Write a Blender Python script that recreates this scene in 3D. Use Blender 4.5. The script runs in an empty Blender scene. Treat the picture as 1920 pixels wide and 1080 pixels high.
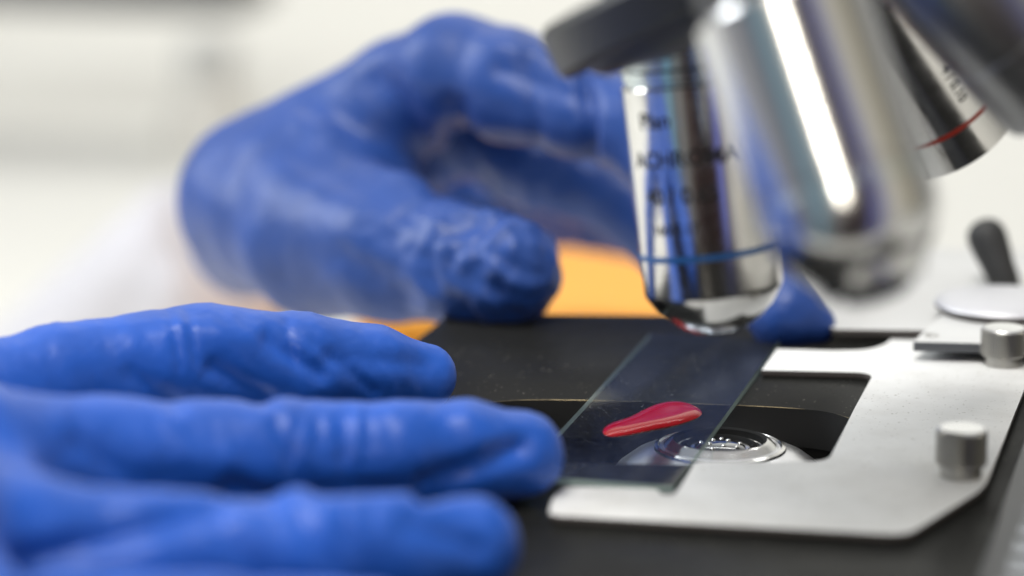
import bpy, bmesh, math, random
import numpy as np
from mathutils import Vector, noise, Matrix
random.seed(4); rng = np.random.default_rng(4)
sc = bpy.context.scene
C = sc.collection
MM = 0.001                                   # everything below is written in millimetres

# ------------------------------------------------------------------ camera
f = 5600.0                                   # focal length in photo pixels (1920 wide) = a 105 mm lens
pitch = math.atan(1240/5600); yaw = math.atan(1475*math.cos(pitch)/5600)
fh = np.array([-math.sin(yaw), math.cos(yaw), 0.0])
F = fh*math.cos(pitch) + np.array([0, 0, -math.sin(pitch)])
R = np.array([math.cos(yaw), math.sin(yaw), 0.0]); U = np.cross(R, F)
CAM = np.array([100.32, -487.88, 133.50])
def ray(x, y): return F + (R*(x-960) - U*(y-540))/f
def G(x, y, z=0.0):                          # the point of the horizontal plane at height z seen at (x, y)
    v = ray(x, y); return CAM + v*((z-CAM[2])/v[2])
def D(x, y, d): return CAM + ray(x, y)*d     # the point seen at (x, y) at depth d
def V3(r, u, w): v = R*r + U*u + F*w; return v/np.linalg.norm(v)

cam = bpy.data.cameras.new('camera'); co = bpy.data.objects.new('camera', cam); C.objects.link(co)
m = Matrix(((R[0], U[0], -F[0]), (R[1], U[1], -F[1]), (R[2], U[2], -F[2]))).to_4x4()
co.matrix_world = Matrix.Translation(Vector(CAM*MM)) @ m
cam.sensor_width = 36; cam.lens = 105.0; cam.clip_start = 0.01; cam.clip_end = 50
cam.dof.use_dof = True; cam.dof.focus_distance = 0.517; cam.dof.aperture_fstop = 105/15.0
sc.camera = co

# ------------------------------------------------------------------ world: bright room all round, colour bands added to streak the chrome
w = bpy.data.worlds.new('World'); sc.world = w; w.use_nodes = True
nt = w.node_tree; nt.nodes.clear()
def N(nt, t, **k):
    n = nt.nodes.new(t)
    for a, b in k.items(): setattr(n, a, b)
    return n
def ramp(nt, stops, interp='EASE'):
    r = N(nt, 'ShaderNodeValToRGB'); r.color_ramp.interpolation = interp
    el = r.color_ramp.elements
    el[0].position, el[0].color = stops[0][0], (*stops[0][1], 1)
    el[1].position, el[1].color = stops[-1][0], (*stops[-1][1], 1)
    for p, c in stops[1:-1]:
        e = el.new(p); e.color = (*c, 1)
    return r
def mathn(nt, op, a, b=None, c=None):
    n = N(nt, 'ShaderNodeMath', operation=op)
    for i, v in enumerate((a, b, c)):
        if v is None: continue
        if isinstance(v, (int, float)): n.inputs[i].default_value = v
        else: nt.links.new(v, n.inputs[i])
    return n.outputs[0]
tc = N(nt, 'ShaderNodeTexCoord'); sep = N(nt, 'ShaderNodeSeparateXYZ'); nt.links.new(tc.outputs['Generated'], sep.inputs[0])
az = mathn(nt, 'ARCTAN2', sep.outputs[0], sep.outputs[1])          # 0 = far side (+Y), +-pi = behind the camera
az = mathn(nt, 'MULTIPLY_ADD', az, 1/(2*math.pi), 0.5)             # 0.5 = +Y, 0.75 = +X, 0.25 = -X, 0/1 = -Y
W_ = (1.0, .99, .96)
streak_bands = ramp(nt, [(0.0, (.16, .13, .12)), (.02, (.42, .42, .41)), (.05, (.26, .26, .27)), (.06, (.38, .66, .82)), (.09, (.38, .66, .82)), (.10, (.28, .28, .30)), (.15, (.42, .44, .52)), (.17, (.85, .85, .84)), (.24, (.60, .60, .59)), (.26, (.38, .38, .38)),
    (.34, (.75, .75, .74)), (.5, (.80, .80, .76)), (.68, (.62, .60, .54)), (.71, (.36, .34, .27)), (.755, (.95, .86, .62)), (.80, (1.15, 1.10, .98)),
    (.835, (.95, .93, .9)), (.856, (.30, .26, .25)), (.866, (.30, .34, .95)), (.88, (.28, .32, .90)), (.90, (.07, .045, .04)), (.96, (.05, .035, .035)), (.985, (.09, .06, .06)), (1.0, (.16, .13, .12))])
nt.links.new(az, streak_bands.inputs[0])
el_ = ramp(nt, [(0.0, (.30, .29, .28)), (.36, (.75, .74, .73)), (.46, (1, 1, 1)), (.68, (1, 1, 1)), (.78, (1, 1, 1)), (1.0, (1.15, 1.15, 1.15))])
ez = mathn(nt, 'MULTIPLY_ADD', sep.outputs[2], .5, .5); nt.links.new(ez, el_.inputs[0])
topmix = N(nt, 'ShaderNodeMix', data_type='RGBA')
fac = N(nt, 'ShaderNodeMapRange'); nt.links.new(sep.outputs[2], fac.inputs[0]); fac.inputs[1].default_value = .55; fac.inputs[2].default_value = .8
nt.links.new(fac.outputs[0], topmix.inputs['Factor']); nt.links.new(streak_bands.outputs[0], topmix.inputs['A']); topmix.inputs['B'].default_value = (.75, .75, .76, 1)
mul = N(nt, 'ShaderNodeMix', data_type='RGBA', blend_type='MULTIPLY'); mul.inputs['Factor'].default_value = 1
nt.links.new(topmix.outputs['Result'], mul.inputs['A']); nt.links.new(el_.outputs[0], mul.inputs['B'])
bg = N(nt, 'ShaderNodeBackground'); bg.inputs[1].default_value = 0.62
nt.links.new(mul.outputs['Result'], bg.inputs[0])
wo = N(nt, 'ShaderNodeOutputWorld'); nt.links.new(bg.outputs[0], wo.inputs[0])

def area(name, loc, target, sx, sy, power, col=(1, 1, 1)):
    l = bpy.data.lights.new(name, 'AREA'); l.shape = 'RECTANGLE'; l.size = sx*MM; l.size_y = sy*MM; l.energy = power; l.color = col
    o = bpy.data.objects.new(name, l); C.objects.link(o); o.location = Vector(loc)*MM
    o.rotation_euler = (Vector(target)-Vector(loc)).to_track_quat('-Z', 'Y').to_euler(); return o
area('ceiling_panel_light', (-90, -260, 900), (0, 0, 0), 420, 420, 8.6, (1, .98, .95))
area('window_light', (-900, 60, 500), (0, 40, 20), 500, 500, 7.0, (.93, .97, 1))
area('chrome_streak_light', (60, -950, 420), (20, 0, 20), 72, 260, 2.2, (1, .93, .80))  # added strip light behind the camera, for streaks in the chrome
area('wall_fill_light', (-300, 1400, 1250), (-300, 2000, 200), 1500, 500, 16.5, (1, .99, .96))  # added fill that brightens the far wall

sc.view_settings.view_transform = 'Standard'; sc.view_settings.look = 'None'
sc.view_settings.gamma = 1; sc.view_settings.exposure = 0.0; sc.view_settings.use_curve_mapping = False
sc.render.engine = 'CYCLES'; sc.cycles.use_denoising = True
try: sc.cycles.denoiser = 'OPENIMAGEDENOISE'
except Exception: pass
sc.cycles.max_bounces = 10; sc.cycles.transparent_max_bounces = 16
sc.cycles.sample_clamp_indirect = 6; sc.cycles.blur_glossy = 0.3

# ------------------------------------------------------------------ materials
def mat(name, col, rough=.5, metal=0.0, spec=.5, **k):
    m = bpy.data.materials.new(name); m.use_nodes = True
    b = m.node_tree.nodes['Principled BSDF']
    b.inputs['Base Color'].default_value = (*col, 1); b.inputs['Roughness'].default_value = rough
    b.inputs['Metallic'].default_value = metal; b.inputs['Specular IOR Level'].default_value = spec
    for a, v in k.items(): b.inputs[a.replace('_', ' ')].default_value = v
    return m
def coords(m, scale=(1, 1, 1)):
    t = m.node_tree; tc = N(t, 'ShaderNodeTexCoord'); mp = N(t, 'ShaderNodeMapping'); mp.inputs['Scale'].default_value = scale
    t.links.new(tc.outputs['Object'], mp.inputs[0]); return mp.outputs[0]
def noise_tex(m, scale, detail=4, co=None, rough=.55):
    t = m.node_tree; n = N(t, 'ShaderNodeTexNoise'); n.inputs['Scale'].default_value = scale; n.inputs['Detail'].default_value = detail; n.inputs['Roughness'].default_value = rough
    t.links.new(co if co is not None else coords(m), n.inputs['Vector']); return n.outputs['Fac']
def bump(m, h, strength, dist_mm, prev=None):
    t = m.node_tree; b = N(t, 'ShaderNodeBump'); b.inputs['Strength'].default_value = strength; b.inputs['Distance'].default_value = dist_mm*MM
    t.links.new(h, b.inputs['Height'])
    if prev is not None: t.links.new(prev, b.inputs['Normal'])
    t.links.new(b.outputs[0], t.nodes['Principled BSDF'].inputs['Normal']); return b.outputs[0]
def colour_by(m, fac, stops, sock='Base Color', interp='LINEAR'):
    r = ramp(m.node_tree, stops, interp); m.node_tree.links.new(fac, r.inputs[0]); m.node_tree.links.new(r.outputs[0], m.node_tree.nodes['Principled BSDF'].inputs[sock])
    return r

# blue nitrile
def glove_mat(name, col, sheen=.09):
    m = mat(name, col, .45, 0, .42)
    n1 = noise_tex(m, 70, 3); n2 = noise_tex(m, 260, 4, coords(m, (1, .45, 1)))
    colour_by(m, n1, [(.3, tuple(c*.86 for c in col)), (.7, tuple(min(1, c*1.14) for c in col))])
    p = bump(m, n1, .35, 3.0); bump(m, n2, .16, .8, p)
    b = m.node_tree.nodes['Principled BSDF']
    b.inputs['Sheen Weight'].default_value = sheen; b.inputs['Sheen Tint'].default_value = (.7, .7, 1, 1); b.inputs['Sheen Roughness'].default_value = .5
    return m
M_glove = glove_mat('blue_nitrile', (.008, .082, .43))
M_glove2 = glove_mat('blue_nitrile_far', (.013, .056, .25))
# black stage enamel with dust
M_stage = mat('black_enamel', (.018, .018, .017), .42, 0, .022)
sp = noise_tex(M_stage, 1500, 1); colour_by(M_stage, sp, [(.0, (.013, .013, .012)), (.72, (.016, .016, .015)), (.80, (.30, .28, .24))])
rr = noise_tex(M_stage, 45, 5); r2 = ramp(M_stage.node_tree, [(.3, (.26, .26, .26)), (.7, (.42, .42, .42))]); M_stage.node_tree.links.new(rr, r2.inputs[0]); M_stage.node_tree.links.new(r2.outputs[0], M_stage.node_tree.nodes['Principled BSDF'].inputs['Roughness'])
bump(M_stage, noise_tex(M_stage, 900, 2), .15, .05)
M_hole = mat('matt_black', (.008, .008, .008), .7, 0, .2)
M_dusty = mat('dusty_black', (.02, .02, .018), .7, 0, .3)
colour_by(M_dusty, noise_tex(M_dusty, 2400, 2), [(.0, (.010, .010, .009)), (.55, (.02, .02, .018)), (.66, (.26, .24, .18))])
M_glint = mat('gold_edge_glint', (.3, .24, .14), .4, .9)  # gold highlight of the slot edge, put into the bevel's colour
colour_by(M_glint, noise_tex(M_glint, 55, 4), [(.45, (.012, .012, .011)), (.62, (.36, .29, .17))])
# white satin metal of the slide holder
M_white = mat('satin_white_metal', (.74, .745, .73), .55, .0, .06)
nn = noise_tex(M_white, 120, 6); colour_by(M_white, nn, [(.2, (.66, .655, .63)), (.5, (.73, .73, .71)), (.8, (.78, .78, .76))])
bump(M_white, noise_tex(M_white, 700, 3), .35, .10)
vv = noise_tex(M_white, 1300, 2); tw = M_white.node_tree
rv = ramp(tw, [(.27, (.35, .33, .28)), (.35, (1, 1, 1))]); tw.links.new(vv, rv.inputs[0])
mw = N(tw, 'ShaderNodeMix', data_type='RGBA', blend_type='MULTIPLY'); mw.inputs['Factor'].default_value = .75
bw = tw.nodes['Principled BSDF'].inputs['Base Color']; src = bw.links[0].from_socket
tw.links.new(src, mw.inputs['A']); tw.links.new(rv.outputs[0], mw.inputs['B']); tw.links.new(mw.outputs['Result'], bw)
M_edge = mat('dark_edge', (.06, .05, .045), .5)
M_alu = mat('turned_aluminium', (.42, .41, .385), .36, 1.0)
bump(M_alu, noise_tex(M_alu, 1500, 2), .2, .05)
M_alutop = mat('faced_aluminium', (.80, .80, .80), .24, 1.0)
M_silver = mat('silver_disc', (.60, .60, .62), .5, .6)
M_chrome = mat('polished_chrome', (.70, .69, .67), .09, 1.0)
rc = noise_tex(M_chrome, 400, 4); r3 = ramp(M_chrome.node_tree, [(.3, (.13,)*3), (.7, (.21,)*3)]); M_chrome.node_tree.links.new(rc, r3.inputs[0]); M_chrome.node_tree.links.new(r3.outputs[0], M_chrome.node_tree.nodes['Principled BSDF'].inputs['Roughness'])
M_chromeB = mat('hazed_chrome', (.62, .62, .62), .2, 1.0)
M_chrome2 = mat('satin_chrome', (.60, .66, .67), .20, 1.0)
M_shoulder = mat('worn_chrome', (.9, .9, .92), .29, 1.0)
M_turret = mat('black_paint', (.020, .020, .020), .45, 0, .5)
M_turret2 = mat('grey_cast_metal', (.085, .085, .085), .42, .3)
M_dark = mat('dark_barrel', (.36, .36, .36), .34, .95)
M_plate2 = mat('pale_grey_paint', (.56, .56, .545), .5, 0, .08)
M_blue = mat('blue_band', (.02, .12, .34), .35)
M_red = mat('red_band', (.42, .028, .012), .4)
M_teal = mat('teal_label', (.02, .30, .38), .4)
M_yel = mat('yellow_band', (.60, .40, .05), .4)
M_ink = mat('black_ink', (.01, .01, .01), .5)
M_lens = mat('lens_glass', (.55, .6, .68), .03, .85)
M_lensd = mat('lens_dark', (.03, .035, .05), .04, 0, 1.0, Coat_Weight=1.0)
M_rubber = mat('black_rubber', (.028, .028, .027), .55, 0, .4)
M_blood = mat('blood', (.30, .0004, .006), .07, 0, .2)
bb = M_blood.node_tree.nodes['Principled BSDF']; bb.inputs['Subsurface Weight'].default_value = .0; bb.inputs['Subsurface Radius'].default_value = (1.2*MM, .08*MM, .08*MM); bb.inputs['Subsurface Scale'].default_value = 1.0
M_coat = mat('white_cotton', (.56, .55, .58), .8, 0, .2)
bump(M_coat, noise_tex(M_coat, 30, 3), .4, 6)
M_wall = mat('off_white_wall', (.86, .86, .82), .7, 0, .1)
colour_by(M_wall, noise_tex(M_wall, 2.2, 2), [(.3, (.80, .80, .76)), (.7, (.88, .88, .85))])
M_bench = mat('white_bench', (.72, .71, .66), .6, 0, .06)
M_orange = mat('orange_plastic', (.92, .39, .05), .5, 0, .2)
M_grey = mat('grey_plastic', (.16, .16, .16), .5)
M_beige = mat('warm_grey', (.60, .58, .53), .6)
# thin clear glass: transparent with Fresnel reflection
def glass_mat():
    m = bpy.data.materials.new('clear_glass'); m.use_nodes = True; t = m.node_tree; t.nodes.clear()
    tr = N(t, 'ShaderNodeBsdfTransparent'); tr.inputs[0].default_value = (.90, .92, .94, 1)
    gl = N(t, 'ShaderNodeBsdfGlossy'); gl.inputs['Roughness'].default_value = .03; gl.inputs['Color'].default_value = (1, 1, 1, 1)
    fr = N(t, 'ShaderNodeFresnel'); fr.inputs[0].default_value = 1.105
    gm = N(t, 'ShaderNodeNewGeometry'); ff = mathn(t, 'MULTIPLY', fr.outputs[0], mathn(t, 'SUBTRACT', 1.0, gm.outputs['Backfacing']))
    mx = N(t, 'ShaderNodeMixShader'); t.links.new(ff, mx.inputs[0]); t.links.new(tr.outputs[0], mx.inputs[1]); t.links.new(gl.outputs[0], mx.inputs[2])
    df = N(t, 'ShaderNodeBsdfDiffuse'); df.inputs[0].default_value = (.7, .72, .75, 1)
    n = N(t, 'ShaderNodeTexNoise'); n.inputs['Scale'].default_value = 1800; n.inputs['Detail'].default_value = 1
    tcn = N(t, 'ShaderNodeTexCoord'); t.links.new(tcn.outputs['Object'], n.inputs['Vector'])
    r = ramp(t, [(.70, (.003,)*3), (.80, (.30,)*3)]); t.links.new(n.outputs['Fac'], r.inputs[0])
    m2 = N(t, 'ShaderNodeMixShader'); t.links.new(r.outputs[0], m2.inputs[0]); t.links.new(mx.outputs[0], m2.inputs[1]); t.links.new(df.outputs[0], m2.inputs[2])
    o = N(t, 'ShaderNodeOutputMaterial'); t.links.new(m2.outputs[0], o.inputs[0]); return m
M_glass = glass_mat()
def edge_mat():
    m = bpy.data.materials.new('ground_glass_edge'); m.use_nodes = True; t = m.node_tree; t.nodes.clear()
    tr = N(t, 'ShaderNodeBsdfTransparent'); tr.inputs[0].default_value = (.55, .85, .78, 1)
    df = N(t, 'ShaderNodeBsdfPrincipled'); df.inputs['Base Color'].default_value = (.50, .64, .60, 1); df.inputs['Roughness'].default_value = .25
    mx = N(t, 'ShaderNodeMixShader'); mx.inputs[0].default_value = .75
    t.links.new(tr.outputs[0], mx.inputs[1]); t.links.new(df.outputs[0], mx.inputs[2])
    o = N(t, 'ShaderNodeOutputMaterial'); t.links.new(mx.outputs[0], o.inputs[0]); return m
M_gedge = edge_mat()

# ------------------------------------------------------------------ mesh helpers (millimetres in, metres out)
def link(name, verts, faces, mats, parent=None, smooth=True, midx=None, auto=None):
    me = bpy.data.meshes.new(name); me.from_pydata([tuple(np.asarray(v, float)*MM) for v in verts], [], faces)
    mats = mats if isinstance(mats, (list, tuple)) else [mats]
    for q in mats: me.materials.append(q)
    if midx is not None: me.polygons.foreach_set('material_index', midx)
    bm = bmesh.new(); bm.from_mesh(me); bmesh.ops.recalc_face_normals(bm, faces=bm.faces); bm.to_mesh(me); bm.free()
    me.polygons.foreach_set('use_smooth', [smooth]*len(me.polygons))
    if auto is not None: me.set_sharp_from_angle(angle=math.radians(auto))
    o = bpy.data.objects.new(name, me); C.objects.link(o)
    if parent is not None: o.parent = parent
    me.update(); return o
def bevel(o, wmm, seg=2, ang=30):
    b = o.modifiers.new('bevel', 'BEVEL'); b.width = wmm*MM; b.segments = seg; b.limit_method = 'ANGLE'; b.angle_limit = math.radians(ang); return o
def tag(o, label=None, cat=None, group=None, kind=None):
    for k, v in (('label', label), ('category', cat), ('group', group), ('kind', kind)):
        if v: o[k] = v
    return o
def empty(name, loc=(0, 0, 0)):
    o = bpy.data.objects.new(name, None); C.objects.link(o); o.empty_display_size = .01; o.location = Vector(loc)*MM; return o
def basis(d):
    d = np.asarray(d, float); d = d/np.linalg.norm(d)
    a = np.array([0, 0, 1.0]) if abs(d[2]) < .8 else np.array([0, 1.0, 0])
    x = np.cross(a, d); x /= np.linalg.norm(x); return x, np.cross(d, x), d
def lathe(name, prof, base, axis, m, parent=None, seg=96, ripple=None, auto=35, midx=None):
    """prof: (radius, height along axis); ripple(k, ang) -> extra radius"""
    x, y, d = basis(axis); base = np.asarray(base, float); vs, fs, mi = [], [], []
    for k, (r, h) in enumerate(prof):
        for s in range(seg):
            a = 2*math.pi*s/seg; rr_ = r + (ripple(k, s) if ripple else 0)
            vs.append(base + d*h + x*rr_*math.cos(a) + y*rr_*math.sin(a))
    for k in range(len(prof)-1):
        for s in range(seg):
            t = (s+1) % seg; fs.append((k*seg+s, k*seg+t, (k+1)*seg+t, (k+1)*seg+s)); mi.append(midx[k] if midx else 0)
    fs.append(tuple(range(seg))); mi.append(midx[0] if midx else 0)
    fs.append(tuple((len(prof)-1)*seg+s for s in range(seg))); mi.append(midx[-1] if midx else 0)
    return link(name, vs, fs, m, parent, auto=auto, midx=mi)
def prism(name, outer, z0, z1, m, parent=None, holes=(), bev=0.0, side=None, auto=30, rimm=None):
    """flat plate from plan outlines (x, y); outer and holes as lists"""
    bm = bmesh.new(); edges = []
    for loop in [outer, *holes]:
        vs = [bm.verts.new((p[0]*MM, p[1]*MM, z1*MM)) for p in loop]
        for i in range(len(vs)): edges.append(bm.edges.new((vs[i], vs[(i+1) % len(vs)])))
    bmesh.ops.triangle_fill(bm, use_beauty=True, use_dissolve=False, edges=edges, normal=(0, 0, 1))
    bmesh.ops.recalc_face_normals(bm, faces=bm.faces)
    top = bm.faces[:]
    for fc in top:
        if fc.normal.z < 0: fc.normal_flip()
    bnd = [e for e in bm.edges if e.is_boundary]
    ext = bmesh.ops.extrude_face_region(bm, geom=top)
    nv = [g for g in ext['geom'] if isinstance(g, bmesh.types.BMVert)]
    nf = [g for g in ext['geom'] if isinstance(g, bmesh.types.BMFace)]
    for v in nv: v.co.z = z0*MM
    bmesh.ops.recalc_face_normals(bm, faces=bm.faces)
    if bev:
        bm.normal_update()
        te = [e for e in bm.edges if len(e.link_faces) == 2 and all(abs(v.co.z-z1*MM) < 1e-7 for v in e.verts) and abs(e.link_faces[0].normal.z-e.link_faces[1].normal.z) > .5]
        bmesh.ops.bevel(bm, geom=te, offset=bev*MM, segments=2, affect='EDGES', profile=.5, clamp_overlap=True)
    bm.normal_update()
    me = bpy.data.meshes.new(name)
    me.materials.append(m); me.materials.append(side or m)
    if rimm: me.materials.append(rimm)
    for fc in bm.faces: fc.material_index = (2 if rimm and fc.normal.z < .97 else 0) if fc.normal.z > .2 else 1; fc.smooth = True
    bm.to_mesh(me); bm.free(); me.set_sharp_from_angle(angle=math.radians(auto))
    o = bpy.data.objects.new(name, me); C.objects.link(o)
    if parent is not None: o.parent = parent
    return o
def smooth_loop(pts, n=1, rnd=.25):
    """Chaikin corner cutting"""
    pts = [np.asarray(p[:2], float) for p in pts]
    for _ in range(n):
        q = []
        for i in range(len(pts)):
            a, b = pts[i], pts[(i+1) % len(pts)]; q += [a*(1-rnd)+b*rnd, a*rnd+b*(1-rnd)]
        pts = q
    return pts
def round_corners(pts, rad, n=7):
    """pts: (x, y); rad: per-corner fillet size (mm)"""
    out = []; L = len(pts)
    for i in range(L):
        p = np.asarray(pts[i][:2], float); a = np.asarray(pts[i-1][:2], float); b = np.asarray(pts[(i+1) % L][:2], float)
        r = rad[i] if isinstance(rad, (list, tuple)) else rad
        if r <= 0: out.append(p); continue
        u = (a-p); u /= np.linalg.norm(u)+1e-9; v = (b-p); v /= np.linalg.norm(v)+1e-9
        s, e = p+u*r, p+v*r
        for k in range(n+1):
            t = k/n; out.append((1-t)**2*s + 2*t*(1-t)*p + t*t*e)
    return out
def box(name, c, size, m, parent=None, bev=.3, rotz=0.0, smooth=False):
    sx, sy, sz = [q/2 for q in size]; ca, sa = math.cos(rotz), math.sin(rotz)
    vs = []
    for dz in (-sz, sz):
        for dx, dy in ((-sx, -sy), (sx, -sy), (sx, sy), (-sx, sy)):
            vs.append((c[0]+dx*ca-dy*sa, c[1]+dx*sa+dy*ca, c[2]+dz))
    o = link(name, vs, [(0, 1, 2, 3), (4, 5, 6, 7), (0, 1, 5, 4), (1, 2, 6, 5), (2, 3, 7, 6), (3, 0, 4, 7)], m, parent, smooth=smooth)
    if bev: bevel(o, bev, 3)
    return o

# ------------------------------------------------------------------ the setting
box('bench_top', (0, 1000, -130), (4400, 2600, 20), M_bench, bev=0)['kind'] = 'structure'
box('wall', (-300, 2300, 600), (5200, 40, 1900), M_wall, bev=0)['kind'] = 'structure'
# far, very blurred things
gk = box('storage_cabinet', tuple(D(60, -215, 1500)), (240, 60, 120), M_grey, bev=8)
tag(gk, 'dark grey blurred cabinet at the top left corner behind the hands', 'cabinet')
pr = empty('bench_bottle', D(395, 180, 1450))
lathe('bottle_body', [(0.1, 0), (21, .5), (23, 4), (23, 48), (19, 60), (12, 68), (12, 72)], (0, 0, -62), (0, 0, 1), M_beige, pr, seg=32)
lathe('bottle_cap', [(13, 0), (14, 1), (14, 14), (12, 16), (.1, 16)], (0, 0, 10.5), (0, 0, 1), mat('grey_cap', (.50, .50, .48), .6), pr, seg=32)
tag(pr, 'blurred warm grey bottle far behind the wrist of the glove', 'bottle')

# orange tray behind the stage
oc = D(1045, 515, 845); ob = empty('storage_box', (oc[0], oc[1], -120))
box('box_body', (0, 0, 34), (106, 108, 68), M_orange, ob, bev=3, rotz=yaw)
box('box_lid', (0, 0, 71.6), (109, 111, 7), M_orange, ob, bev=2, rotz=yaw)
tag(ob, 'blurred bright orange plastic box behind the black microscope stage', 'box')

# ------------------------------------------------------------------ microscope
mic = tag(empty('microscope', (0, 0, 0)), 'black and chrome laboratory microscope with four objective lenses above its black stage', 'microscope')

# stage plate with slot
back = [G(840, 590), G(1000, 588), G(1240, 590)]
outer = [(-70, -150), (150, -150), (150, 98), (30, 90), tuple(back[2][:2]), tuple(back[1][:2]), tuple(back[0][:2]), (-56.2, -40)]
outer = round_corners(outer, [0, 0, 3, 0, 0, 0, 2.5, 0])
hole = [G(850, 776), G(872, 765), G(905, 756), G(950, 751), G(1000, 749), G(1100, 750), G(1260, 755), G(1420, 761), G(1530, 768), G(1580, 778), G(1628, 800), G(1650, 830), G(1640, 858), G(1600, 873),
        G(1440, 873), G(1280, 871), G(1130, 869), G(1000, 866), G(880, 862), G(820, 845), G(800, 820), G(818, 795)]
hole = smooth_loop([h[:2] for h in hole], 2)
prism('stage', outer, -7, 0, M_stage, mic, holes=[hole], bev=.17, side=M_hole, auto=50, rimm=M_glint)
# dark well below the slot, with the condenser in it
hc = np.mean(np.array(hole), axis=0)
well = [hc + (np.array(p)-hc)*1.12 for p in hole]
prism('stage_well', [hc+(np.array(p)-hc)*1.3 for p in hole], -24, -22, M_hole, mic, auto=50)
n = len(well); vs = [(*p, -7) for p in well] + [(*p, -22) for p in well]
link('well_wall', vs, [(i, (i+1) % n, n+(i+1) % n, n+i) for i in range(n)], M_hole, mic)
cc = G(1350, 828, -2.2)
cb = (cc[0], cc[1], 0)
cond = lathe('condenser', [(21, -21.9), (20.5, -13), (19.6, -9.6), (17.6, -6.9), (15.0, -4.9), (12.2, -3.6), (9.6, -2.8), (8.8, -2.0), (8.0, -1.7), (7.5, -2.0), (7.3, -3.0), (6.5, -3.4), (6.3, -2.8), (5.7, -2.4), (5.2, -2.8), (5.0, -3.7), (.05, -3.9)],
      cb, (0, 0, 1), [M_shoulder, M_hole, M_chrome], mic, seg=128, auto=40, midx=[0]*6+[2, 2, 1, 1, 2, 2, 1, 1, 1, 1])
lathe('condenser_lens', [(4.9, -3.85), (4.4, -3.1), (3.3, -2.6), (1.8, -2.35), (.05, -2.3)], cb, (0, 0, 1), M_lensd, cond, seg=64, auto=60)
lathe('retaining_ring', [(11.4, -3.6), (11.2, -2.9), (10.6, -2.7), (10.2, -3.1)], cb, (0, 0, 1), M_chrome, cond, seg=96)
for k in range(9):
    a = k*.7+.3; rr_ = (2.0 if k % 2 else 3.4)
    sp_ = lathe('rim_stud', [(.45, 0), (.45, .3), (.25, .5), (.02, .52)], (cb[0]+rr_*math.cos(a), cb[1]+rr_*math.sin(a), -2.85+ (.25 if k % 2 else 0)), (0, 0, 1), M_chrome, cond, seg=12)
# dusty ledge on the right side of the well
lathe('condenser_housing', [(27, -21.8), (26.5, -14), (24.8, -11.5), (22.4, -10.6), (19.2, -11.4)], (cb[0]+1, cb[1]+1, 0), (0, 0, 1), M_dusty, mic, seg=96, auto=60)

# slide holder: L-shaped white plate with a window
zt = 1.35
def g(x, y): return tuple(G(x, y, zt)[:2])
plate = [(1028, 966), (1036, 934), (1060, 912), (1170, 915), (1231, 917), (1241, 927), (1264, 927), (1274, 915), (1304, 866),
         (1420, 866), (1535, 866), (1561, 838), (1600, 768), (1636, 703), (1600, 698), (1428, 694), (1457, 654), (1560, 657), (1625, 656), (1660, 646), (1676, 630), (1712, 622)]
rads = [2, 2, 1.2, 0, .3, .3, .3, 0, 1.0, 0, 0, 3.0, 0, 3.2, 0, .3, .3, 0, 2.5, 2.5, 2.5, 0]
plate = [g(*p) for p in plate]
plate[11] = g(1552, 866); plate[10] = g(1500, 866); plate[12] = g(1603, 764); plate[14] = g(1560, 697)
plate[13] = g(1639, 699)
rads[11] = 4.0; rads[13] = 4.0
plate += [(59.5, 80), (60.5, g(1915, 720)[1]), g(1846, 915), g(1700, 1004)]
rads += [2, 0, 5, 3.5]
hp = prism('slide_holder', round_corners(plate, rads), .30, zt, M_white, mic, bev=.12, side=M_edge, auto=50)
hp['label'] = 'white satin metal plate of the slide holder with a rectangular window'
# thin scribed line on the near arm
q0, q1 = g(1405, 868), g(1330, 985)
# raised rear plate and bar
rp = [G(1560, 617, 3.2)[:2], G(1716, 619, 3.2)[:2], G(1980, 628, 3.2)[:2], (100, 150), (0, 140), (8, 110)]
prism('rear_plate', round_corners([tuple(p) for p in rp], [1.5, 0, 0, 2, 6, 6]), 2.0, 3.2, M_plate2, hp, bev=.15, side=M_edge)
bp = [G(1711, 641, 5.0)[:2], G(1990, 648, 5.0)[:2], (92, 80), (42, 77)]
bar = prism('carrier_bar', round_corners([tuple(p) for p in bp], [.8, .5, .5, .5]), 3.25, 5.0, M_plate2, hp, bev=.15, side=mat('dull_steel', (.13, .135, .145), .45, .6))
sb = G(1746, 629, 5.0); lathe('screw', [(1.3, -.3), (1.3, .12), (.9, .2), (.8, -.05), (.02, -.05)], (sb[0], sb[1], 5.0), (0, 0, 1), M_alu, bar, seg=32)
def knob(px, py, hgt, r):
    b = G(px, py, zt)
    prof = [(r*.80, 0), (r*.84, .15), (r*.84, hgt*.24), (r*.80, hgt*.25), (r*.99, hgt*.27), (r, hgt*.31), (r, hgt*.93), (r*.96, hgt*.97), (r*.90, hgt), (r*.35, hgt*.99), (.02, hgt*.985)]
    return lathe('clamp_knob', prof, b, (0, 0, 1), [M_alu, M_alutop], hp, seg=240, ripple=lambda k, s: (.12 if (s % 5) < 3 else -.14) if 5 <= k <= 6 else 0, auto=12, midx=[0]*7+[1]*4)
knob(1801, 893, 8.0, 3.95); knob(1881, 683, 7.0, 4.15)
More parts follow.
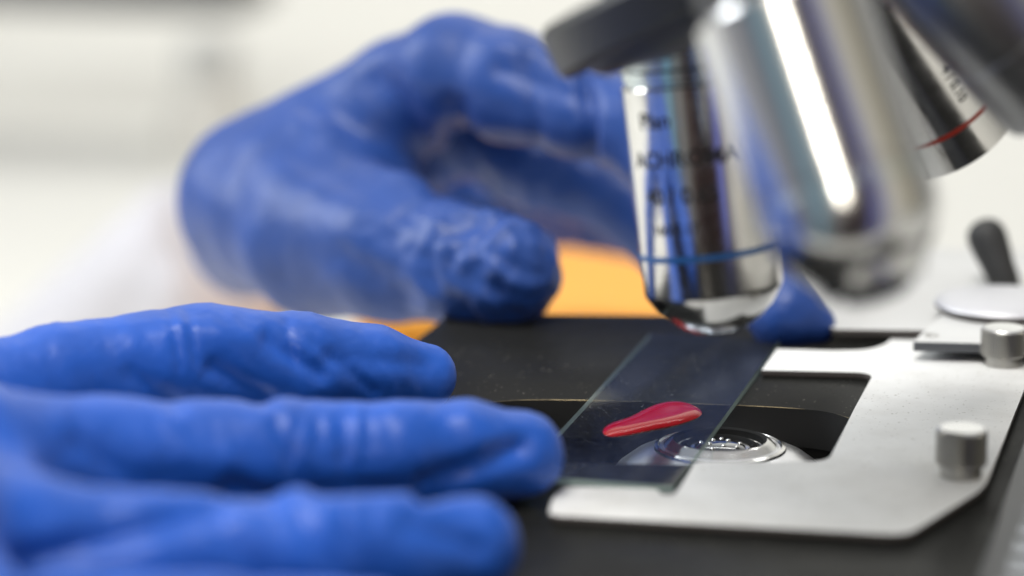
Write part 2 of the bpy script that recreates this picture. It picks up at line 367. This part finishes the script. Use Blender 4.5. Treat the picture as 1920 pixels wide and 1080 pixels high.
# disc with black finger lever
dc = G(1884, 556, 7.7)
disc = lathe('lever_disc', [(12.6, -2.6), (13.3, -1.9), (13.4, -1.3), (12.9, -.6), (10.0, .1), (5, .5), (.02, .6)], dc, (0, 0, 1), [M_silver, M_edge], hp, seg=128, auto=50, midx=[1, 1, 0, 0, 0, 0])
l0 = D(1884, 530, 603); l1 = D(1852, 448, 606)
ax = l1-l0; LL = np.linalg.norm(ax)
lev = lathe('finger_lever', [(2.6, -1.5), (3.1, 0), (3.3, LL*.35), (3.8, LL*.75), (4.05, LL), (3.9, LL+1.4), (3.2, LL+2.9), (1.9, LL+3.8), (.05, LL+4.1)], l0, ax, M_rubber, disc, seg=48, auto=70)
# rack rail on the right-hand side
rack = box('rack_rail', (75, -20, -1.0), (24, 240, 3.2), mat('blued_steel', (.035, .037, .042), .35, .9), mic, bev=.5)
tv, tf = [], []
for k in range(24):
    y0 = -135+k*9.0
    b = len(tv); tv += [(67, y0, .55), (80, y0, .55), (80, y0+1.4, 2.0), (67, y0+1.4, 2.0), (67, y0+3.6, 2.0), (80, y0+3.6, 2.0), (80, y0+5, .55), (67, y0+5, .55)]
    tf += [(b, b+1, b+2, b+3), (b+3, b+2, b+5, b+4), (b+4, b+5, b+6, b+7), (b, b+3, b+4, b+7), (b+1, b+6, b+5, b+2)]
tt = link('rack_teeth', tv, tf, mat('worn_steel', (.10, .105, .11), .4, .9), rack, smooth=False); 

# objectives
dA, dB, dC = V3(.12, -.98, .15), V3(.31, -.945, -.10), V3(.51, -.715, .48)
tA, tB, tC = D(1346, 608, 482), D(1648, 555, 398), D(1786, 250, 502)
T = dB+dC; T /= np.linalg.norm(T)
dD = 1.893*T-dA; dD /= np.linalg.norm(dD)
def text_on_barrel(s, size, R0, tip, d, h, ang, parent, along=False, sx=1.0):
    """lettering wrapped round the barrel: h above the tip, ang = middle of the text; 0 faces the camera"""
    cu = bpy.data.curves.new('t', 'FONT'); cu.body = s; cu.size = size*MM; cu.align_x = 'CENTER'; cu.extrude = 0; cu.offset = .018*size*MM
    o = bpy.data.objects.new('t', cu); C.objects.link(o)
    bpy.context.view_layer.update()
    me = bpy.data.meshes.new_from_object(o.evaluated_get(bpy.context.evaluated_depsgraph_get()))
    bpy.data.objects.remove(o)
    bm = bmesh.new(); bm.from_mesh(me)
    bmesh.ops.subdivide_edges(bm, edges=bm.edges[:], cuts=1)
    d = np.asarray(d); n0 = CAM-tip; n0 = n0-d*(n0@d); n0 /= np.linalg.norm(n0)      # towards the camera
    s0 = np.cross(n0, d); s0 /= np.linalg.norm(s0)
    if s0 @ R < 0: s0 = -s0
    for v in bm.verts:
        x, y = v.co.x/MM*sx, v.co.y/MM
        if along: x, y = y, -x     # text runs along the barrel
        a = ang + x/R0
        p = tip + d*(-h-y) + (n0*math.cos(a)+s0*math.sin(a))*(R0+.04)
        v.co = Vector(p*MM)
    me2 = bpy.data.meshes.new('lettering'); bm.to_mesh(me2); bm.free(); me2.materials.append(M_ink)
    o = bpy.data.objects.new('lettering', me2); C.objects.link(o); o.parent = parent; return o
up = lambda d: -np.asarray(d)
# the middle objective, blue band
A = lathe('objective', [(5.9, .1), (7.2, 1.0), (9.4, 3.0), (11.0, 5.6), (11.2, 6.3), (11.2, 39.5), (10.9, 39.9)], tA, up(dA), M_chrome, mic, seg=160, auto=28)
A['label'] = 'middle objective, polished chrome with four lines of engraved writing and a thin blue band'
lathe('blue_band', [(11.2, 0), (11.27, .05), (11.27, 1.0), (11.2, 1.05)], tA-dA*12.0, up(dA), M_blue, A, seg=160)
lathe('front_lens', [(5.8, .25), (4.8, -.5), (3.6, -1.0), (2.0, -1.4), (.02, -1.5)], tA, up(dA), M_lens, A, seg=64, auto=70)
lathe('collar', [(10.6, 39.8), (10.6, 40.6), (11.0, 40.8), (11.0, 42.2), (10.4, 42.6), (10.2, 54)], tA, up(dA), M_chrome2, A, seg=96)
for s, sz, hh, an in (('Plan', 3.6, 33.6, -.62), ('ACHROMAT', 3.7, 27.3, -.16), ('40 / 0.65', 3.6, 21.5, -.34), ('160/0.17', 2.4, 16.6, -.48)):
    text_on_barrel(s, sz, 11.2, tA, dA, hh, an, A)
# the near objective
B = lathe('objective', [(5.2, .9), (6.6, 1.1), (7.2, 1.9), (7.6, 3.3), (8.8, 4.6), (10.4, 6.6), (11.5, 8.8), (12.0, 11.0), (12.1, 12.5), (12.1, 16), (11.9, 16.2), (11.9, 16.8), (12.1, 17), (12.1, 41), (11.4, 42)], tB, up(dB), M_chromeB, mic, seg=160, auto=28)
B['label'] = 'nearest objective, large and strongly blurred chrome barrel in front of the others'
lathe('front_lens', [(5.2, 1.05), (4.6, .1), (3.0, -.6), (.02, -.9)], tB, up(dB), M_lensd, B, seg=64, auto=70)
lathe('yellow_band', [(12.1, 0), (12.16, .05), (12.16, .9), (12.1, .95)], tB-dB*14.0, up(dB), M_chrome2, B, seg=128)
lathe('collar', [(10.4, 41.9), (10.4, 43), (10.9, 43.2), (10.9, 45), (9.5, 58)], tB, up(dB), M_turret2, B, seg=96)
# the right objective, red band, sharp
Cc = lathe('objective', [(10.4, .9), (10.7, .1), (11.4, 0), (11.95, .35), (12.0, .8), (12.0, 33), (11.5, 33.6), (10.2, 50)], tC, up(dC), M_chrome, mic, seg=200, auto=28)
Cc['label'] = 'right objective, sharp chrome barrel with a thin dark red band'
lathe('red_band', [(12.0, 0), (12.08, .04), (12.08, .78), (12.0, .82)], tC-dC*6.7, up(dC), M_red, Cc, seg=200)
lathe('front_lens', [(10.3, 1.0), (5, .4), (.02, .3)], tC, up(dC), M_lensd, Cc, seg=64, auto=70)
text_on_barrel('4 / 0.10', 2.4, 12.0, tC, dC, 14.6, .30, Cc, along=True)
text_on_barrel('160 / -', 2.0, 12.0, tC, dC, 16.0, -.62, Cc, along=True)
# fourth objective, dark, upper right corner
bA, bB, bC = tA-dA*43, tB-dB*44, tC-dC*36
P0 = (bB+bC)/2
eA = dA-T*(dA@T); eA /= np.linalg.norm(eA); eD = -eA
rA = (bA-P0)@eA
bD = P0+V3(.7, .7, 0)*3.2+eD*rA+T*((bA-P0)@T)
Dd = lathe('objective', [(8, 0), (10.9, 2), (11.2, 3), (11.2, 14), (10.9, 14.4), (10.9, 15), (11.2, 15.4), (11.2, 27), (10.9, 28), (9.9, 50)], bD+dD*29, up(dD), M_dark, mic, seg=128, auto=30)
Dd['label'] = 'dark blurred objective in the upper right corner'
print('turret', P0, 'r', rA, 'T', T, [ (b-P0)@T for b in (bA,bB,bC)], [np.linalg.norm((b-P0)-T*((b-P0)@T)) for b in (bA,bB,bC)])

# nosepiece
rim = 41.0
Pn = P0+T*((bA-P0)@T); TN = V3(.434, -.88, .05)
nose = lathe('nosepiece', [(rim-1.2, -18.6), (rim, -17.4), (rim, -11.2), (rim-1.2, -10.2), (rim-4.6, -10.2)], Pn, TN, [M_turret], mic, seg=160, auto=40)
lathe('nosepiece_face', [(36.4, -10.3), (36.2, -9.3), (34.6, -8.2), (26, -6.6), (12, -5.4), (.05, -5.2)], Pn, TN, M_turret2, nose, seg=128, auto=60)
lathe('nosepiece_mount', [(24, -46), (27, -34), (30, -18.5)], Pn, TN, M_turret, nose, seg=96)

# ------------------------------------------------------------------ glass slide and blood
x0, x1, y0, y1 = -13.0, 12.1, -42.6, 59.0
sv = [(x0, y0, .12), (x1, y0, .12), (x1, y1, .12), (x0, y1, .12), (x0, y0, 1.15), (x1, y0, 1.15), (x1, y1, 1.15), (x0, y1, 1.15)]
sl = link('glass_slide', sv, [(0, 1, 2, 3), (4, 5, 6, 7), (0, 1, 5, 4), (1, 2, 6, 5), (2, 3, 7, 6), (3, 0, 4, 7)], [M_glass, M_gedge], None, smooth=False, midx=[0, 0, 1, 1, 0, 1])
tag(sl, 'clear glass microscope slide with greenish edges lying on the black stage under the objectives', 'slide')
# blood drop
dz = [(40, 282), (46, 252), (80, 226), (150, 206), (245, 180), (325, 132), (400, 94), (480, 68), (560, 56), (650, 60), (720, 82), (768, 108), (790, 134), (772, 160), (722, 184), (640, 212), (560, 232), (460, 250), (370, 268), (280, 288), (180, 306), (105, 312), (58, 304)]
out = np.array(smooth_loop([G(1120+a/4, 740+b/4, 1.2)[:2] for a, b in dz], 2))
from mathutils.geometry import delaunay_2d_cdt
def inside(p, poly):
    x, y = p; q = np.roll(poly, -1, 0); c = (poly[:, 1] > y) != (q[:, 1] > y)
    xi = poly[:, 0]+(y-poly[:, 1])*(q[:, 0]-poly[:, 0])/np.where(abs(q[:, 1]-poly[:, 1]) < 1e-9, 1e-9, q[:, 1]-poly[:, 1])
    return bool(np.sum(c & (xi > x)) % 2)
def rim_dist(p):
    q = np.roll(out, -1, 0); e = q-out; t = np.clip(((p-out)*e).sum(1)/(e*e).sum(1), 0, 1); return float(np.min(np.linalg.norm(out+e*t[:, None]-p, axis=1)))
lo_, hi_ = out.min(0), out.max(0); gpts = []
for i in range(int((hi_[0]-lo_[0])/.22)+1):
    for j in range(int((hi_[1]-lo_[1])/.22)+1):
        p = lo_+np.array([i+.5*(j % 2), j])*.22
        if inside(p, out) and rim_dist(p) > .1: gpts.append(p)
allp_ = [Vector(p) for p in out]+[Vector(p) for p in gpts]; no = len(out)
vo, _, fo, *_ = delaunay_2d_cdt(allp_, [(i, (i+1) % no) for i in range(no)], [], 0, 1e-6)
vs, fs = [], []
for v in vo:
    p = np.array(v); dd_ = rim_dist(p); t = min(dd_/2.2, 1.0)
    vs.append([p[0], p[1], 1.16+1.0*(1-(1-t)**2)])
for t in fo:
    c = np.mean([np.array(vo[k]) for k in t], axis=0)
    if inside(c, out): fs.append(tuple(t))
vz = np.array(vs, float); ed = set()
for t in fs:
    for a in range(3): ed.add((min(t[a], t[(a+1) % 3]), max(t[a], t[(a+1) % 3])))
ed = np.array(sorted(ed)); deg = np.bincount(ed.ravel(), minlength=len(vz)).clip(1)
rimv = np.array([rim_dist(v[:2]) < .02 for v in vz]); uu = np.zeros(len(vz))
for _ in range(1800):                       # a liquid film held at its rim: relax a membrane under even pressure
    acc = np.bincount(ed[:, 0], uu[ed[:, 1]], len(vz))+np.bincount(ed[:, 1], uu[ed[:, 0]], len(vz))
    uu = acc/deg+.012; uu[rimv] = 0
vz[:, 2] = 1.16+.92*(1-np.exp(-uu/(.30*uu.max())))
print('drop', len(vz), uu.max())
bl = link('blood_drop', list(vz), fs, M_blood, None)
tag(bl, 'glossy dark red drop of blood smeared on the glass slide', 'blood drop')

# ------------------------------------------------------------------ gloved hands: smooth solids grown from bones
import openvdb as vdb
def chain_sdf(P, pts):
    d = None
    for a, b in zip(pts[:-1], pts[1:]):
        A_, B_ = np.array(a[0]), np.array(b[0]); AB = B_-A_
        t = np.clip(((P-A_)@AB)/(AB@AB), 0, 1)
        q = np.linalg.norm(P-(A_+t[..., None]*AB), axis=-1)-(a[1]+(b[1]-a[1])*t)
        d = q if d is None else smin(d, q, 2.0)
    return d
def smin(a, b, k):
    h = np.clip(.5+.5*(b-a)/k, 0, 1); return b*(1-h)+a*h-k*h*(1-h)
def hand(name, chains, mat_, vox=.9, wr=None, crease=None):
    """chains: (points [(x, y, depth, radius mm)], blend mm)"""
    ch = [([(D(x, y, d), r) for x, y, d, r in pts], k) for pts, k in chains]
    allp = np.array([p for c, _ in ch for p, r in c]); rm = max(r for c, _ in ch for p, r in c)+6
    lo, hi = allp.min(0)-rm, allp.max(0)+rm; nn_ = np.ceil((hi-lo)/vox).astype(int)
    sd = np.empty(nn_, np.float32)
    ys, zs = np.meshgrid(lo[1]+vox*np.arange(nn_[1]), lo[2]+vox*np.arange(nn_[2]), indexing='ij')
    for i0 in range(0, nn_[0], 16):
        i1 = min(nn_[0], i0+16); xs = lo[0]+vox*np.arange(i0, i1)
        P = np.stack([np.broadcast_to(xs[:, None, None], (len(xs),)+ys.shape), np.broadcast_to(ys, (len(xs),)+ys.shape), np.broadcast_to(zs, (len(xs),)+ys.shape)], -1)
        d = None
        for pts, k in ch:
            q = chain_sdf(P, pts); d = q if d is None else smin(d, q, k)
        sd[i0:i1] = d
    gr = vdb.FloatGrid(9.0); gr.copyFromArray(np.clip(sd, -4, 9).astype(np.float32)); 
    vs_, q = gr.convertToPolygons(isovalue=0.0)[:2] if False else gr.convertToQuads(isovalue=0.0)
    vs_ = vs_*vox+lo
    me = bpy.data.meshes.new(name); me.from_pydata([tuple(v*MM) for v in vs_], [], [tuple(int(k) for k in t) for t in q])
    bm = bmesh.new(); bm.from_mesh(me); bmesh.ops.smooth_vert(bm, verts=bm.verts, factor=.5, use_axis_x=True, use_axis_y=True, use_axis_z=True)
    bmesh.ops.recalc_face_normals(bm, faces=bm.faces); bm.normal_update()
    if wr:
        for v in bm.verts:
            p = np.array(v.co)/MM; v.co += v.normal*(wr(p)*MM)
    bm.to_mesh(me); bm.free()
    me.materials.append(mat_); me.polygons.foreach_set('use_smooth', [True]*len(me.polygons))
    o = bpy.data.objects.new(name, me); C.objects.link(o); print(name, len(me.vertices)); return o
def fold(p, axis, scale, along):
    """ridged noise stretched across the finger: long creases perpendicular to 'axis'"""
    a = p@axis; q = p-axis*a
    return 1-abs(noise.noise(Vector(q*along+axis*a*scale)))*2
def folds(x, y, lst):
    v = 0.0
    for x0, y0, x1, y1, wd, dp in lst:
        ex, ey = x1-x0, y1-y0; t = ((x-x0)*ex+(y-y0)*ey)/(ex*ex+ey*ey); tc = min(1, max(0, t))
        q2 = (x-x0-ex*tc)**2+(y-y0-ey*tc)**2; v -= dp*math.exp(-q2/(wd*wd))
    return v
F_front = [(318, 590, 338, 690, 8, .45), (352, 585, 366, 680, 7, .4), (536, 600, 556, 690, 7, .4), (655, 770, 648, 860, 7, .4), (690, 772, 690, 870, 7, .45), (560, 775, 548, 860, 8, .4), (600, 775, 596, 850, 6, .35), (640, 950, 652, 1020, 8, .4), (690, 945, 700, 1010, 8, .4), (504, 637, 602, 700, 20, 1.3), (401, 689, 498, 745, 20, 1.2), (625, 668, 800, 682, 20, .7), (590, 640, 700, 735, 12, .6), (250, 700, 330, 760, 22, .8), (330, 610, 470, 640, 26, -.8),
    (797, 912, 975, 838, 24, 1.9), (436, 918, 510, 935, 22, 1.4), (596, 920, 745, 912, 14, .8), (520, 790, 560, 900, 14, .6), (640, 780, 650, 890, 14, .5), (300, 850, 420, 860, 30, -.7), (150, 830, 260, 900, 26, .8), (880, 790, 900, 830, 30, -.6),
    (774, 981, 894, 1027, 24, 1.0), (57, 1050, 401, 948, 26, 2.0), (560, 960, 620, 1060, 18, .7), (640, 960, 700, 1000, 30, -.6), (420, 990, 480, 1070, 20, .6)]
F_back = [(700, 150, 830, 330, 34, 2.6), (849, 207, 890, 344, 26, 2.2), (564, 237, 800, 344, 24, -1.3), (560, 290, 760, 400, 26, 1.0), (1098, 130, 1105, 290, 14, 2.4), (900, 80, 1050, 110, 20, -.9), (940, 130, 1080, 180, 18, .9),
    (640, 480, 760, 560, 30, 1.2), (420, 300, 520, 520, 40, .8), (990, 120, 1010, 270, 16, .8), (700, 420, 820, 520, 30, .7)]
def wr_front(p):
    s = p-CAM; dd = s@F; x = 960+f*(s@R)/dd
    ax_ = R*.9+U*.42
    y = 540-f*(s@U)/dd
    v = .28*fold(p, ax_/np.linalg.norm(ax_), .13, .04)+.15*fold(p+31, ax_/np.linalg.norm(ax_), .34, .10)
    v += .5*noise.noise(Vector(p*.07))
    return v*.9-.15+folds(x, y, F_front)
front = hand('gloved_hand', [
    ([(-420, 760, 450, 15), (-150, 790, 478, 10.6), (100, 716, 492, 9.0), (380, 676, 505, 9.5), (560, 684, 511, 8.7), (700, 694, 516, 7.6), (794, 708, 520, 5.9)], 1.0),
    ([(-420, 860, 420, 16), (-100, 880, 432, 11.5), (200, 868, 446, 9.8), (500, 854, 455, 8.9), (740, 852, 460, 8.1), (870, 850, 464, 7.8), (975, 852, 467, 7.0)], .9),
    ([(-420, 1000, 385, 16), (-100, 1050, 398, 11), (250, 1052, 404, 9.6), (560, 1045, 411, 8.9), (740, 1035, 416, 8.4), (880, 1022, 420, 7.0)], .8),
    ([(-420, 1150, 370, 14), (0, 1200, 376, 9), (400, 1200, 384, 8), (700, 1190, 390, 6.5)], 1.0),
    ([(-200, 830, 450, 11), (-40, 810, 460, 8)], 3.0),
    ([(-200, 970, 410, 12), (0, 965, 420, 8)], 5.0),
    ([(-560, 860, 430, 24), (-300, 870, 425, 20), (-60, 880, 432, 10)], 8.0),
    ([(-560, 1000, 390, 24), (-300, 1020, 385, 20), (-40, 1020, 400, 10)], 8.0),
    ], M_glove, .9, wr_front)
tag(front, 'near blue gloved hand at the lower left with straight fingers beside the slide', 'gloved hand')
def wr_back(p):
    s = p-CAM; dd = s@F; x = 960+f*(s@R)/dd; y = 540-f*(s@U)/dd
    tipf = math.exp(-((x-930)**2+(y-490)**2)/(2*105**2))
    v = .25*fold(p, R, .11, .05)+.35*noise.noise(Vector(p*.07))
    pw = p+1.6*np.array(noise.noise_vector(Vector(p*.12))); v += tipf*2.0*(.8*fold(pw, R*.8+U*.6, .17, .10)+.9*noise.noise(Vector(pw*.3)))
    return v*.9-.2+folds(x, y, F_back)
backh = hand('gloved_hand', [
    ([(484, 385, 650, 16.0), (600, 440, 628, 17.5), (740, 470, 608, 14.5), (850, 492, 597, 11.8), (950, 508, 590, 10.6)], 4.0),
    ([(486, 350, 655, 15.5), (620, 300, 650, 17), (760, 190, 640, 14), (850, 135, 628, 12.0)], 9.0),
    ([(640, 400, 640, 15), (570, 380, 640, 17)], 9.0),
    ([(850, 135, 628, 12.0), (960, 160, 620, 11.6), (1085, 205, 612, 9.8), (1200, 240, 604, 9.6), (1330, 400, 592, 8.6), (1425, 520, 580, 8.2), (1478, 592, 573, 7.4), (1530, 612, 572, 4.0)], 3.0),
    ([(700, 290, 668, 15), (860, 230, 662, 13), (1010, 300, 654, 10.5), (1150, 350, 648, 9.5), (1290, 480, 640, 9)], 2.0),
    ([(900, 185, 670, 15), (1080, 222, 675, 13.5), (1180, 190, 680, 15), (1300, 130, 680, 17)], 2.0),  # this chain and the next: hidden bulk added to darken the slide's reflection
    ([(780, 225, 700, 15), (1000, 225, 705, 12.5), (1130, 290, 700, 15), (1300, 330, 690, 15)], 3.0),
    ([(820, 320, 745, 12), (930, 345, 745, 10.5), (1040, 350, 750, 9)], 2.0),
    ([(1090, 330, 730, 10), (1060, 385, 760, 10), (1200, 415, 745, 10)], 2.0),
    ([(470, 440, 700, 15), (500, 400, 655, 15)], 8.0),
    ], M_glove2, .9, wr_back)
tag(backh, 'far blue gloved hand pinching behind the objectives with thumb and bent finger', 'gloved hand')
# sleeve of the white coat behind the wrist
sA, sB = D(120, 790, 980), D(420, 470, 900)
axs = sB-sA; LL = np.linalg.norm(axs)
slv = lathe('coat_sleeve', [(42, -120), (40, -40), (36, LL*.3), (33, LL*.6), (29, LL*.85), (26, LL), (22, LL*1.02)], sA, axs, M_coat, backh, seg=72, auto=80,
      ripple=lambda k, s: 2.0*math.sin(s*.35+k)+1.2*math.sin(s*.9+k*2))
